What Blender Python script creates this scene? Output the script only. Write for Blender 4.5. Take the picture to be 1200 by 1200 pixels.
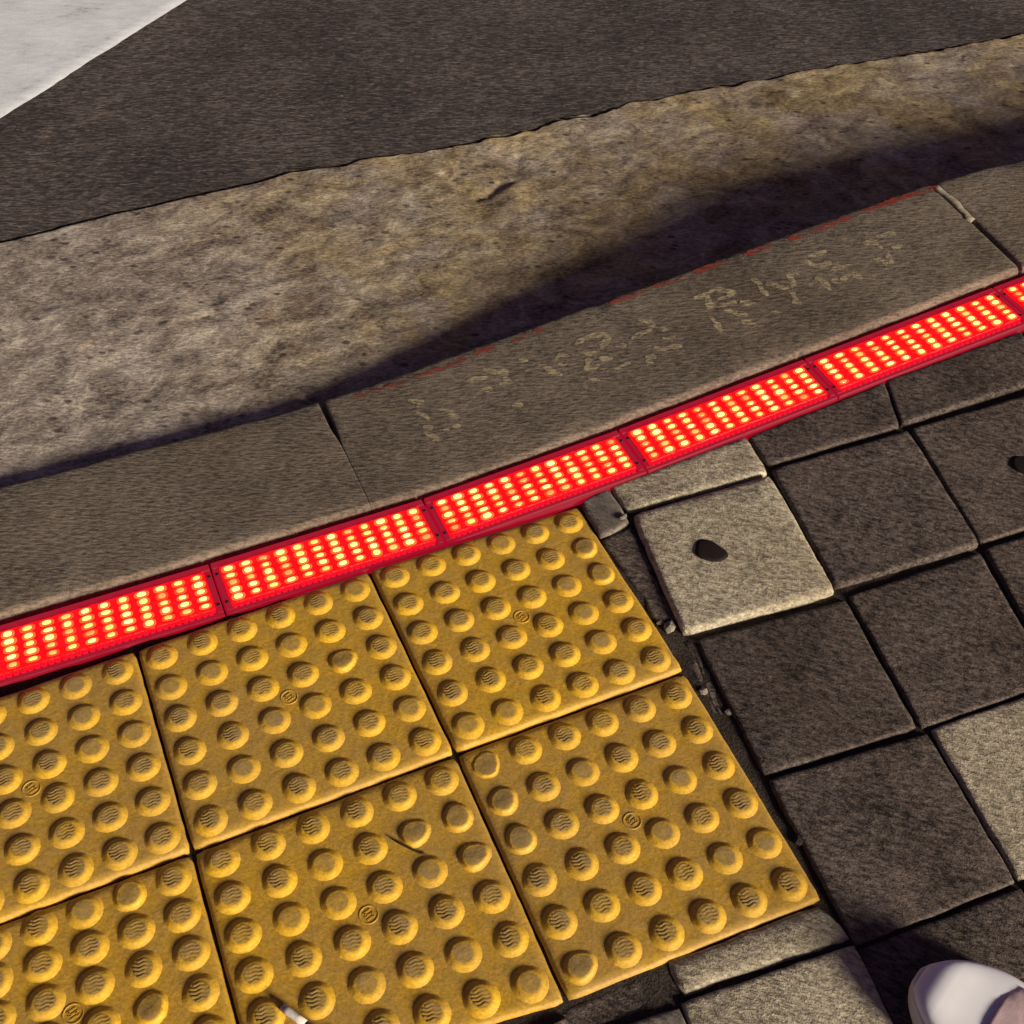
import bpy, bmesh, math, random
import numpy as np
from mathutils import Matrix, Vector

random.seed(7)
rng = np.random.default_rng(11)
scene = bpy.context.scene
for o in list(bpy.data.objects):
    bpy.data.objects.remove(o)

# ------------------------------------------------------------------ camera, sky, sun, exposure
PITCH, ROLL, YAW = 0.76358, 0.01458, -0.41737
CAM = Vector((-0.24245, -0.6988, 1.17769))
FPX = 1400.0                                    # focal length in pixels of the 1200 px photograph
ROT = Matrix.Rotation(YAW, 3, 'Z') @ Matrix.Rotation(PITCH, 3, 'X') @ Matrix.Rotation(ROLL, 3, 'Z')
cam_d = bpy.data.cameras.new('camera')
cam_d.sensor_width = 36.0
cam_d.lens = 36.0 * FPX / 1200.0
cam_d.clip_start = 0.02
cam_d.clip_end = 500
cam = bpy.data.objects.new('camera', cam_d)
scene.collection.objects.link(cam)
cam.matrix_world = Matrix.Translation(CAM) @ ROT.to_4x4()
scene.camera = cam
scene.render.engine = 'CYCLES'
scene.render.resolution_x = scene.render.resolution_y = 1024

SUN_TO = Vector((1.32, -2.93, 0.95)).normalized()       # towards the lamp-lit side: low, from behind the camera
SUN_EL = math.asin(SUN_TO.z)
world = bpy.data.worlds.new('World')
scene.world = world
world.use_nodes = True
wn = world.node_tree.nodes
wl = world.node_tree.links
bg = wn['Background']
sky = wn.new('ShaderNodeTexSky')
sky.sky_type = 'NISHITA'
sky.sun_disc = False
sky.sun_elevation = SUN_EL
sky.sun_rotation = math.atan2(SUN_TO.x, SUN_TO.y)
tint = wn.new('ShaderNodeMix'); tint.data_type = 'RGBA'; tint.blend_type = 'MULTIPLY'
tint.inputs[0].default_value = 1.0
tint.inputs[7].default_value = (1.0, 0.50, 0.66, 1)        # city glow under a night sky
wl.new(sky.outputs[0], tint.inputs[6])
wl.new(tint.outputs[2], bg.inputs[0])
bg.inputs[1].default_value = 0.020

sun_d = bpy.data.lights.new('street_light_glow', 'SUN')
sun_d.energy = 3.0
sun_d.angle = math.radians(15.0)
sun_d.color = (1.0, 0.87, 0.68)
sun = bpy.data.objects.new('street_light_glow', sun_d)
scene.collection.objects.link(sun)
sun.rotation_euler = SUN_TO.to_track_quat('Z', 'Y').to_euler()
sun.location = SUN_TO * 8

vs = scene.view_settings
vs.view_transform = 'Standard'
vs.look = 'None'
vs.gamma = 1
vs.use_curve_mapping = False
vs.exposure = 1.18

# ------------------------------------------------------------------ terrain and pixel helpers
GUT = -0.014                                     # level of gutter and road below the lowest pavement


def soft(v, k=0.012):
    return k * math.log1p(math.exp(v / k)) if v < 20 * k else v


def h(x, y):
    """height of the pavement: level by the crossing, rising to the full kerb on the right"""
    d = 0.645 - y
    x0 = 0.042 + d * 0.5
    if y < 0.335:
        x0 = max(x0, 0.25)
    s = 0.118 - 0.03 * d
    z = soft(max(-0.3, s * (x - x0)), 0.004 if y > 0.3 else 0.006)
    return 0.127 - soft(0.127 - z, 0.004)


def ray(px, py):
    return ROT @ Vector(((px - 600) / FPX, -(py - 600) / FPX, -1.0))


def at(px, py, z=0.0):
    d = ray(px, py)
    return CAM + d * ((z - CAM.z) / d.z)


def onh(px, py, dz=0.0):
    """the point of the pavement surface that a pixel of the photograph looks at"""
    z = 0.0
    for _ in range(25):
        p = at(px, py, z)
        z = 0.5 * z + 0.5 * (h(p.x, p.y) + dz)
    return at(px, py, z)


def vnoise(x, y, seed=0):
    """smooth value noise on arrays"""
    r = np.random.default_rng(seed).random((256, 256))
    xi = np.floor(x).astype(int); yi = np.floor(y).astype(int)
    fx = x - xi; fy = y - yi
    fx = fx * fx * (3 - 2 * fx); fy = fy * fy * (3 - 2 * fy)
    g = lambda a, b: r[a % 256, b % 256]
    return (g(xi, yi) * (1 - fx) + g(xi + 1, yi) * fx) * (1 - fy) + (g(xi, yi + 1) * (1 - fx) + g(xi + 1, yi + 1) * fx) * fy - 0.5


# ------------------------------------------------------------------ object helpers
def link(o, parent=None):
    scene.collection.objects.link(o)
    if parent is not None:
        o.parent = parent
    return o


def mesh_obj(name, verts, faces, mat, parent=None, smooth=False):
    me = bpy.data.meshes.new(name)
    me.from_pydata([tuple(v) for v in verts], [], faces)
    me.update()
    me.materials.append(mat)
    if smooth:
        me.polygons.foreach_set('use_smooth', [True] * len(me.polygons))
    return link(bpy.data.objects.new(name, me), parent)


def fix_normals(o):
    bm = bmesh.new(); bm.from_mesh(o.data)
    bmesh.ops.recalc_face_normals(bm, faces=bm.faces)
    bm.to_mesh(o.data); bm.free()
    return o


def empty(name, loc=(0, 0, 0)):
    o = bpy.data.objects.new(name, None)
    o.empty_display_size = 0.05
    o.location = loc
    return link(o)


def tag(o, label=None, cat=None, group=None, kind=None):
    if label: o['label'] = label
    if cat: o['category'] = cat
    if group: o['group'] = group
    if kind: o['kind'] = kind
    return o


# ------------------------------------------------------------------ materials
class NT:
    def __init__(self, name):
        self.m = bpy.data.materials.new(name)
        self.m.use_nodes = True
        self.t = self.m.node_tree
        self.b = self.t.nodes['Principled BSDF']
        self.geo = self.n('ShaderNodeNewGeometry')
        self.pos = self.geo.outputs['Position']

    def n(self, k):
        return self.t.nodes.new(k)

    def l(self, a, b):
        self.t.links.new(a, b)

    def mapping(self, ang=0.0, scale=(1, 1, 1), src=None):
        r = self.n('ShaderNodeMapping'); r.vector_type = 'POINT'
        r.inputs['Rotation'].default_value = (0, 0, -ang)
        self.l(src or self.pos, r.inputs['Vector'])
        s = self.n('ShaderNodeVectorMath'); s.operation = 'MULTIPLY'
        s.inputs[1].default_value = scale
        self.l(r.outputs[0], s.inputs[0])
        return s.outputs[0]

    def noise(self, vec, scale, detail=3, rough=0.6, dist=0.0):
        x = self.n('ShaderNodeTexNoise')
        x.inputs['Scale'].default_value = scale
        x.inputs['Detail'].default_value = detail
        x.inputs['Roughness'].default_value = rough
        x.inputs['Distortion'].default_value = dist
        self.l(vec, x.inputs['Vector'])
        return x.outputs[0]

    def voro(self, vec, scale, feat='F1', rnd=1.0):
        x = self.n('ShaderNodeTexVoronoi'); x.feature = feat
        x.inputs['Scale'].default_value = scale
        x.inputs['Randomness'].default_value = rnd
        self.l(vec, x.inputs['Vector'])
        return x

    def ramp(self, f, stops):
        r = self.n('ShaderNodeValToRGB')
        e = r.color_ramp.elements
        while len(e) < len(stops): e.new(0.5)
        for i, (p, c) in enumerate(stops):
            e[i].position = p
            e[i].color = (c, c, c, 1) if isinstance(c, (int, float)) else (*c, 1)
        self.l(f, r.inputs[0])
        return r.outputs[0]

    def mix(self, f, a, b, mode='MIX'):
        m = self.n('ShaderNodeMix'); m.data_type = 'RGBA'; m.blend_type = mode
        for s, v in ((0, f), (6, a), (7, b)):
            if isinstance(v, bpy.types.NodeSocket): self.l(v, m.inputs[s])
            elif s == 0: m.inputs[0].default_value = v
            else: m.inputs[s].default_value = (*v, 1)
        return m.outputs[2]

    def math(self, op, a, b=0.0, c=None):
        m = self.n('ShaderNodeMath'); m.operation = op
        for i, v in enumerate((a, b, c)):
            if v is None: continue
            if isinstance(v, bpy.types.NodeSocket): self.l(v, m.inputs[i])
            else: m.inputs[i].default_value = v
        return m.outputs[0]

    def bump(self, hgt, dist, strength=1.0, prev=None):
        b = self.n('ShaderNodeBump')
        b.inputs['Distance'].default_value = dist
        b.inputs['Strength'].default_value = strength
        self.l(hgt, b.inputs['Height'])
        if prev is not None: self.l(prev, b.inputs['Normal'])
        return b.outputs[0]

    def done(self, col, normal=None, rough=0.8, spec=0.3):
        if isinstance(col, bpy.types.NodeSocket): self.l(col, self.b.inputs['Base Color'])
        else: self.b.inputs['Base Color'].default_value = (*col, 1)
        if normal is not None: self.l(normal, self.b.inputs['Normal'])
        if isinstance(rough, bpy.types.NodeSocket): self.l(rough, self.b.inputs['Roughness'])
        else: self.b.inputs['Roughness'].default_value = rough
        self.b.inputs['Specular IOR Level'].default_value = spec
        return self.m


A_LEFT = math.radians(-27)       # direction of camera-shake smear put into kerb, gutter and road grain
A_RIGHT = math.radians(-52)      # direction of the smear streaks put into the paver grain


def m_concrete(name, lo, hi, ang=A_LEFT, fine=160, stretch=0.32, mottle=14, stain=(0.5, 0.42, 0.36), stain_amt=0.5,
               bump=0.0012, per_object=0.0, pits=True):
    k = NT(name)
    v = k.mapping(ang, (stretch, 1, 1))
    g = k.noise(v, fine, 4, 0.65)
    g2 = k.noise(k.pos, fine * 2.6, 2, 0.6)
    mt = k.noise(k.pos, mottle, 5, 0.62, 0.4)
    f = k.math('ADD', k.math('ADD', k.math('MULTIPLY', g, 0.68), k.math('MULTIPLY', g2, 0.26)), k.math('MULTIPLY', mt, 0.28))
    col = k.ramp(f, [(0.48, lo), (0.61, tuple((a + b) / 2 for a, b in zip(lo, hi))), (0.74, hi)])
    st = k.ramp(k.noise(k.pos, mottle * 0.33, 4, 0.6, 0.8), [(0.42, 0.0), (0.68, stain_amt)])
    col = k.mix(st, col, stain, 'MULTIPLY')
    if pits:
        vo = k.voro(k.mapping(ang, (0.5, 1, 1)), 75)
        pm = k.ramp(vo.outputs['Distance'], [(0.10, 1.0), (0.2, 0.0)])
        pm2 = k.math('MULTIPLY', pm, k.ramp(k.noise(k.pos, 40, 1), [(0.52, 0.0), (0.62, 0.7)]))
        col = k.mix(pm2, col, (lo[0] * 0.5, lo[1] * 0.48, lo[2] * 0.48))
    if per_object:
        oi = k.n('ShaderNodeObjectInfo')
        br = k.math('ADD', k.math('MULTIPLY', oi.outputs['Random'], per_object), 1 - per_object / 2)
        cb = k.n('ShaderNodeCombineColor')
        for i in range(3): k.l(br, cb.inputs[i])
        col = k.mix(1.0, col, cb.outputs[0], 'MULTIPLY')
    n1 = k.bump(g, bump, 1.0)
    n2 = k.bump(g2, bump * 0.16, 1.0, n1)
    return k.done(col, n2, 0.88, 0.25)


M = {}
M['kerb'] = m_concrete('kerb_concrete', (0.070, 0.058, 0.047), (0.240, 0.203, 0.160), stretch=0.32, fine=230, mottle=9, bump=0.0026, per_object=0.22)
M['mortar'] = m_concrete('joint_mortar', (0.17, 0.15, 0.11), (0.36, 0.32, 0.25), fine=220, bump=0.0012, pits=False)
M['dark_paver'] = m_concrete('dark_paver', (0.020, 0.016, 0.0145), (0.185, 0.152, 0.134), ang=A_RIGHT, fine=215, stretch=0.36, mottle=11,
                             stain=(0.72, 0.62, 0.55), bump=0.0042, per_object=0.2, pits=False)
M['pale_paver'] = m_concrete('pale_paver', (0.20, 0.178, 0.128), (0.64, 0.585, 0.44), ang=A_RIGHT, fine=215, stretch=0.36, mottle=10,
                             stain=(0.7, 0.64, 0.58), bump=0.0036, per_object=0.16, pits=False)
M['grey_paver'] = m_concrete('grey_paver', (0.10, 0.09, 0.08), (0.30, 0.27, 0.24), ang=A_RIGHT, fine=150, stretch=0.3, mottle=20,
                             bump=0.0016, pits=False)
M['soil'] = m_concrete('joint_soil', (0.014, 0.011, 0.009), (0.075, 0.06, 0.05), fine=320, stretch=1, mottle=30, bump=0.003, pits=False)


def m_gutter():
    k = NT('gutter_concrete')
    v = k.mapping(A_LEFT, (0.5, 1, 1))
    g = k.noise(v, 210, 4, 0.7)
    mt = k.noise(k.mapping(A_LEFT, (0.9, 1, 1)), 15, 7, 0.64, 0.9)
    f = k.math('ADD', k.math('MULTIPLY', g, 0.55), k.math('MULTIPLY', mt, 0.60))
    col = k.ramp(f, [(0.44, (0.10, 0.083, 0.074)), (0.52, (0.24, 0.205, 0.175)), (0.60, (0.36, 0.32, 0.275)), (0.70, (0.58, 0.53, 0.45))])
    # patchy warmer light towards the right, painted into the concrete colour
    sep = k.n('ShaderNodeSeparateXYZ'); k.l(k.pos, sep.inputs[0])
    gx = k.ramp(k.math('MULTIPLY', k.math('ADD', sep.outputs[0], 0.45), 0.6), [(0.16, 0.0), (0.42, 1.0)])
    warm_light = k.math('MULTIPLY', k.ramp(k.noise(k.pos, 5.5, 5, 0.62, 0.8), [(0.36, 0.15), (0.6, 0.9)]), gx)
    col = k.mix(warm_light, col, (0.95, 0.83, 0.50), 'MULTIPLY')
    rust = k.ramp(k.noise(k.mapping(0, (1, 1.3, 1)), 6.8, 4, 0.55, 0.6), [(0.62, 0.0), (0.74, 0.55)])
    col = k.mix(rust, col, (0.85, 0.6, 0.42), 'MULTIPLY')
    vo = k.voro(k.mapping(A_LEFT, (0.6, 1, 1)), 46)
    pm = k.math('MULTIPLY', k.ramp(vo.outputs['Distance'], [(0.14, 1.0), (0.26, 0.0)]), k.ramp(k.noise(k.pos, 19, 1), [(0.5, 0.0), (0.56, 0.8)]))
    col = k.mix(pm, col, (0.05, 0.04, 0.034))
    n1 = k.bump(k.math('ADD', k.math('MULTIPLY', g, 0.7), k.math('MULTIPLY', mt, 0.5)), 0.0032, 1.0)
    n2 = k.bump(k.noise(k.pos, 420, 2), 0.0006, 1.0, n1)
    return k.done(col, n2, 0.86, 0.25)


def m_asphalt():
    k = NT('asphalt')
    v = k.mapping(A_LEFT, (0.45, 1, 1))
    v2 = k.mapping(A_LEFT, (0.3, 1, 1))
    vo = k.voro(v, 150)
    g = k.noise(v2, 190, 4, 0.7)
    mt = k.noise(k.pos, 4, 3, 0.55, 0.5)
    f = k.math('ADD', k.math('MULTIPLY', g, 0.86), k.math('MULTIPLY', mt, 0.22))
    col = k.ramp(f, [(0.40, (0.026, 0.0225, 0.0225)), (0.54, (0.072, 0.061, 0.057)), (0.68, (0.18, 0.153, 0.142))])
    # single pale stone chips
    chip = k.math('MULTIPLY', k.ramp(vo.outputs['Distance'], [(0.2, 1.0), (0.34, 0.0)]),
                  k.ramp(vo.outputs['Color'], [(0.74, 0.0), (0.84, 0.75)]))
    col = k.mix(chip, col, (0.24, 0.20, 0.16))
    n1 = k.bump(g, 0.0040, 1.0)
    n2 = k.bump(vo.outputs['Distance'], 0.0016, 0.7, n1)
    return k.done(col, n2, 0.82, 0.3)


def m_tactile(name, base, dirt_amt, grey):
    k = NT(name)
    big = k.math('ADD', k.math('MULTIPLY', k.noise(k.pos, 7, 5, 0.6, 0.6), 0.55), k.math('MULTIPLY', k.noise(k.pos, 2.3, 2, 0.5), 0.45))
    mid = k.noise(k.pos, 42, 5, 0.65, 0.3)
    fine = k.noise(k.mapping(A_RIGHT, (0.5, 1, 1)), 330, 3, 0.6)
    f = k.math('ADD', k.math('MULTIPLY', big, 0.6), k.math('MULTIPLY', mid, 0.45))
    d = k.ramp(f, [(0.44, 0.0), (0.60, dirt_amt)])
    col = k.mix(d, base, grey)
    col = k.mix(k.ramp(fine, [(0.38, 0.5), (0.6, 0.0)]), col, tuple(c * 0.55 for c in base))
    # scuffs
    sc = k.ramp(k.noise(k.mapping(math.radians(35), (0.08, 1, 1)), 120, 3, 0.7), [(0.66, 0.0), (0.74, 0.45)])
    sc = k.math('MULTIPLY', sc, k.ramp(k.noise(k.pos, 11, 2), [(0.5, 0.0), (0.62, 1.0)]))
    col = k.mix(sc, col, (0.52, 0.40, 0.16))
    n1 = k.bump(mid, 0.0012, 1.0)
    n2 = k.bump(fine, 0.0004, 1.0, n1)
    return k.done(col, n2, k.ramp(mid, [(0.35, 0.5), (0.7, 0.75)]), 0.4)


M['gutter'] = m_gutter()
M['asphalt'] = m_asphalt()
M['tactile'] = m_tactile('yellow_tactile', (0.62, 0.365, 0.033), 0.65, (0.38, 0.25, 0.09))
M['tactile_side'] = m_tactile('lit_dome_side', (0.80, 0.475, 0.03), 0.5, (0.46, 0.30, 0.08))  # dome sides coloured brighter, as the low lamp would light them
M['tactile_top'] = m_tactile('scuffed_dome_top', (0.53, 0.335, 0.06), 0.9, (0.36, 0.255, 0.11))


def m_white_paint():
    k = NT('white_road_paint')
    n = k.noise(k.mapping(A_LEFT, (0.4, 1, 1)), 70, 5, 0.7)
    m = k.noise(k.pos, 9, 5, 0.6)
    f = k.math('ADD', k.math('MULTIPLY', n, 0.55), k.math('MULTIPLY', m, 0.5))
    col = k.ramp(f, [(0.33, (0.34, 0.34, 0.35)), (0.43, (0.70, 0.76, 0.82)), (0.62, (0.84, 0.91, 0.97)), (0.8, (0.86, 0.93, 0.98))])
    pt = k.ramp(k.noise(k.mapping(A_LEFT, (0.5, 1, 1)), 26, 6, 0.7), [(0.60, 0.0), (0.72, 0.4)])
    col = k.mix(pt, col, (0.42, 0.41, 0.40))
    sp = k.ramp(k.noise(k.pos, 260, 2, 0.6), [(0.30, 0.5), (0.40, 0.0)])
    col = k.mix(sp, col, (0.3, 0.3, 0.3))
    return k.done(col, k.bump(n, 0.0009, 1.0), 0.6, 0.4)


def m_worn(name, col, thr, scale=90, stretch=0.35, amax=0.95, soft_w=0.12):
    """paint worn down to islands: the stone shows between them"""
    k = NT(name)
    n = k.noise(k.mapping(A_LEFT, (stretch, 1, 1)), scale, 4, 0.7)
    a = k.ramp(n, [(thr, 0.0), (thr + soft_w, amax)])
    k.l(a, k.b.inputs['Alpha'])
    return k.done(col, None, 0.8, 0.2)


def m_plain(name, col, rough=0.5, spec=0.5, metal=0.0, var=0.25, scale=40, bump=0.0):
    k = NT(name)
    n = k.noise(k.pos, scale, 4, 0.65)
    lo = tuple(c * (1 - var) for c in col); hi = tuple(min(1, c * (1 + var)) for c in col)
    c = k.ramp(n, [(0.35, lo), (0.65, hi)])
    k.b.inputs['Metallic'].default_value = metal
    return k.done(c, k.bump(n, bump, 1.0) if bump else None, rough, spec)


def m_emit(name, base, ecol, strength, rough=0.3, var=0.0):
    k = NT(name)
    k.b.inputs['Emission Color'].default_value = (*ecol, 1)
    if var:
        oi = k.n('ShaderNodeObjectInfo')
        k.l(k.math('MULTIPLY', k.ramp(oi.outputs['Random'], [(0.0, 1 - var), (0.6, 1.0), (1.0, 1 + var * 0.5)]), strength), k.b.inputs['Emission Strength'])
    else:
        k.b.inputs['Emission Strength'].default_value = strength
    return k.done(base, None, rough, 0.5)


def m_lens():
    """red polycarbonate lit from inside by its diodes"""
    k = NT('red_lens')
    n = k.noise(k.mapping(A_LEFT, (0.6, 1, 1)), 190, 3, 0.65)
    k.b.inputs['Emission Color'].default_value = (1.0, 0.0015, 0.003, 1)
    k.l(k.ramp(n, [(0.34, 0.35), (0.66, 1.9)]), k.b.inputs['Emission Strength'])
    return k.done((0.16, 0.002, 0.003), k.bump(n, 0.002, 1.0), 0.4, 0.25)


M['white'] = m_white_paint()
M['chalk'] = m_worn('worn_pale_lettering', (0.64, 0.56, 0.34), 0.40, 260, 0.3, 0.78, 0.3)
M['redline'] = m_worn('worn_red_paint', (0.27, 0.045, 0.03), 0.40, 110, 0.3, 0.8, 0.2)
M['lens'] = m_lens()
M['led'] = m_emit('led_diode', (0.3, 0.1, 0.05), (1.0, 0.155, 0.030), 5.2, 0.2, 0.85)
M['led_halo'] = m_emit('led_halo', (0.2, 0.02, 0.01), (1.0, 0.030, 0.006), 2.2, 0.3, 0.7)  # orange glow around each diode, put in as an emitting ring
M['housing'] = m_emit('led_housing', (0.035, 0.012, 0.014), (1.0, 0.006, 0.05), 0.15, 0.4)  # emission stands in for the diodes' red light on the frame
M['rib'] = m_emit('ribbed_red_edge', (0.12, 0.01, 0.012), (1.0, 0.004, 0.03), 0.30, 0.3)  # ribs emit faintly: red diode light put into the material
M['rubber'] = m_plain('black_rubber', (0.012, 0.010, 0.010), 0.7, 0.3)
M['gum'] = m_plain('dark_gum', (0.016, 0.010, 0.010), 0.75, 0.2, 0, 0.2, 200)
M['clog'] = m_plain('white_rubber', (0.86, 0.89, 0.95), 0.75, 0.4, 0, 0.04, 14)
M['sole'] = m_plain('white_sole', (0.74, 0.74, 0.70), 0.5, 0.4, 0, 0.06, 20)
M['sock'] = m_plain('pink_sock', (0.74, 0.56, 0.57), 0.9, 0.1, 0, 0.08, 60, 0.0005)
M['paper'] = m_plain('cigarette_paper', (0.72, 0.70, 0.64), 0.8, 0.2, 0, 0.15, 120, 0.0006)
M['filter'] = m_plain('cigarette_filter', (0.50, 0.36, 0.20), 0.85, 0.2, 0, 0.2, 160)
M['ash'] = m_plain('tobacco_ash', (0.06, 0.05, 0.045), 0.9, 0.1, 0, 0.5, 300)
M['twig'] = m_plain('dark_twig', (0.05, 0.032, 0.02), 0.8, 0.2)
M['stone_bit'] = m_plain('stone_crumb', (0.24, 0.21, 0.17), 0.85, 0.2, 0, 0.5, 90, 0.001)

# ------------------------------------------------------------------ setting: road, gutter, ground
ground = mesh_obj('ground', [(-150, -150, -0.12), (150, -150, -0.12), (150, 150, -0.12), (-150, 150, -0.12)], [(0, 1, 2, 3)], M['soil'])
tag(ground, 'dark earth under road and pavement', kind='structure')

SEAM_PX = [(0, 283), (100, 258), (200, 235), (300, 213), (345, 199), (405, 193), (420, 187), (500, 178), (600, 158), (650, 143), (690, 135),
           (750, 119), (830, 104), (900, 92), (1000, 75), (1100, 58), (1200, 40)]
SEAM = [at(x, y, GUT) for x, y in SEAM_PX]
sx = np.array([p.x for p in SEAM]); sy = np.array([p.y for p in SEAM])


def seam_y(x):
    x = np.asarray(x, float)
    base = np.interp(x, sx, sy)
    rag = np.clip((x - 0.2) / 0.3, 0.12, 1.0)
    return base + rag * (0.014 * vnoise(x * 22, x * 0 + 3.3, 5) + 0.008 * vnoise(x * 70, x * 0 + 1.7, 6))


def seg_dist(X, Y, pts):
    d = np.full(X.shape, 9.0)
    for (ax, ay), (bx, by) in zip(pts[:-1], pts[1:]):
        vx, vy = bx - ax, by - ay
        t = np.clip(((X - ax) * vx + (Y - ay) * vy) / (vx * vx + vy * vy + 1e-12), 0, 1)
        d = np.minimum(d, np.hypot(X - ax - t * vx, Y - ay - t * vy))
    return d


def grid_mesh(name, X, Y, Z, mat):
    ny, nx = X.shape
    verts = np.stack([X, Y, Z], -1).reshape(-1, 3)
    i = np.arange(ny - 1)[:, None] * nx + np.arange(nx - 1)[None, :]
    quads = np.stack([i, i + 1, i + 1 + nx, i + nx], -1).reshape(-1, 4)
    me = bpy.data.meshes.new(name)
    me.vertices.add(len(verts)); me.vertices.foreach_set('co', verts.ravel())
    me.loops.add(quads.size); me.loops.foreach_set('vertex_index', quads.ravel())
    me.polygons.add(len(quads))
    me.polygons.foreach_set('loop_start', np.arange(0, quads.size, 4))
    me.polygons.foreach_set('loop_total', np.full(len(quads), 4))
    me.update(calc_edges=True)
    me.polygons.foreach_set('use_smooth', [True] * len(quads))
    me.materials.append(mat)
    return link(bpy.data.objects.new(name, me))


# gutter: cast concrete strip, pitted, with one forked crack
gx = np.concatenate([np.linspace(-30, -1.1, 40), np.linspace(-1.08, 2.9, 660), np.linspace(2.95, 30, 40)])
tt = np.concatenate([[-0.02], np.linspace(0, 0.995, 118), [1.0, 1.0, 1.0]])
X = np.repeat(gx[None, :], len(tt), 0)
Y0 = 0.618
Y = Y0 + np.clip(tt, 0, 1)[:, None] * (seam_y(gx)[None, :] - 0.001 - Y0)
Y[-2, :] += 0.002; Y[-1, :] += 0.02
Z = GUT + 0.0020 * vnoise(X * 55, Y * 75, 1) + 0.0030 * vnoise(X * 20, Y * 24, 2) + 0.006 * vnoise(X * 5, Y * 5, 3)
crack = [tuple(at(x, y, GUT)[:2]) for x, y in [(522, 205), (545, 222), (562, 231), (575, 226), (590, 215), (604, 210), (610, 160)]]
crack2 = [tuple(at(x, y, GUT)[:2]) for x, y in [(604, 210), (606, 262), (612, 300)]]
dc = seg_dist(X, Y, crack[:5]) + 0.010 * vnoise(X * 90, Y * 90, 9)
Z -= 0.0055 * np.exp(-(np.maximum(dc, 0) / 0.010) ** 2)
dc = seg_dist(X, Y, crack[4:]) + 0.006 * vnoise(X * 90, Y * 90, 9)
Z -= 0.002 * np.exp(-(np.maximum(dc, 0) / 0.008) ** 2)
dc = seg_dist(X, Y, crack2)
Z += 0.003 * np.exp(-(dc / 0.022) ** 2)
Z[-2:, :] -= 0.007
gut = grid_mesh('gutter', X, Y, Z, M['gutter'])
tag(gut, 'mottled concrete gutter strip between kerb and asphalt', kind='structure')

# road: asphalt sheet with a ragged edge along the gutter
ay = np.concatenate([[0.0, 0.0, 0.0015], np.linspace(0.004, 1.55, 150), np.geomspace(1.6, 60, 24)])
gx = np.concatenate([np.linspace(-40, -1.1, 40), np.linspace(-1.08, 3.2, 460), np.linspace(3.3, 60, 50)])
X = np.repeat(gx[None, :], len(ay), 0)
ragged = 0.0012 + 0.012 * np.clip(vnoise(gx * 12, gx * 0 + .4, 21) + 0.06, 0, 1) * np.clip((gx - 0.1) / 0.2, 0.1, 1)
Y = (seam_y(gx) + ragged)[None, :] + ay[:, None]
Z = GUT + 0.001 + 0.0012 * vnoise(X * 60, Y * 70, 31) + 0.0015 * vnoise(X * 9, Y * 9, 32) + 0 * Y
for px, py, r in ((404, 144, 0.014), (62, 160, 0.02), (705, 46, 0.012), (430, 210, 0.012)):
    c = at(px, py, GUT)
    Z -= 0.0035 * np.exp(-((X - c.x) ** 2 + (Y - c.y) ** 2) / r ** 2)
road = grid_mesh('road', X, Y, Z, M['asphalt'])
tag(road, 'dark asphalt road beyond the gutter', kind='structure')

# crosswalk bar: thick thermoplastic sheet with an uneven edge
p0, p1 = at(0, 137, GUT), at(215, 0, GUT)
u = (p1 - p0); u.z = 0; u.normalize()
w = Vector((-u.y, u.x, 0))
n = 160
L0, L1, W = -1.2, 1.6, 0.48
edge = [p0 + u * (L0 + (L1 - L0) * i / n) + w * float(0.004 * vnoise(np.array([i * .9]), np.array([.5]), 41)[0] + 0.006 * vnoise(np.array([i * .17]), np.array([.5]), 42)[0]) for i in range(n + 1)]
verts = []
for e in edge:
    a = e.copy(); a.z = GUT + 0.0062
    b = e - w * 0.012; b.z = GUT + 0.0040
    c = e + w * W; c.z = GUT + 0.0062
    m1 = e + w * 0.02; m1.z = GUT + 0.0066
    verts += [b, a, m1, c]
faces = []
for i in range(n):
    for k in range(3):
        a = i * 4 + k
        faces.append((a, a + 4, a + 5, a + 1))
bar = fix_normals(mesh_obj('crosswalk_bar', verts, faces, M['white'], smooth=True))
tag(bar, 'white painted crosswalk bar on the asphalt in the upper left corner', kind='structure')

# ------------------------------------------------------------------ kerb: long concrete stones
YB, YF = 0.412, 0.651        # pavement side and road side of the kerb
kerb = mesh_obj('kerb', [(-6, YB + .02, -.11), (6, YB + .02, -.11), (6, YF - .02, -.11), (-6, YF - .02, -.11),
                         (-6, YB + .02, -.06), (6, YB + .02, -.06), (6, YF - .02, -.06), (-6, YF - .02, -.06)],
                [(0, 1, 2, 3), (4, 5, 6, 7), (0, 1, 5, 4), (1, 2, 6, 5), (2, 3, 7, 6), (3, 0, 4, 7)], M['kerb'])
tag(kerb, 'concrete kerb rising to the right along the gutter', kind='structure')


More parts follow.
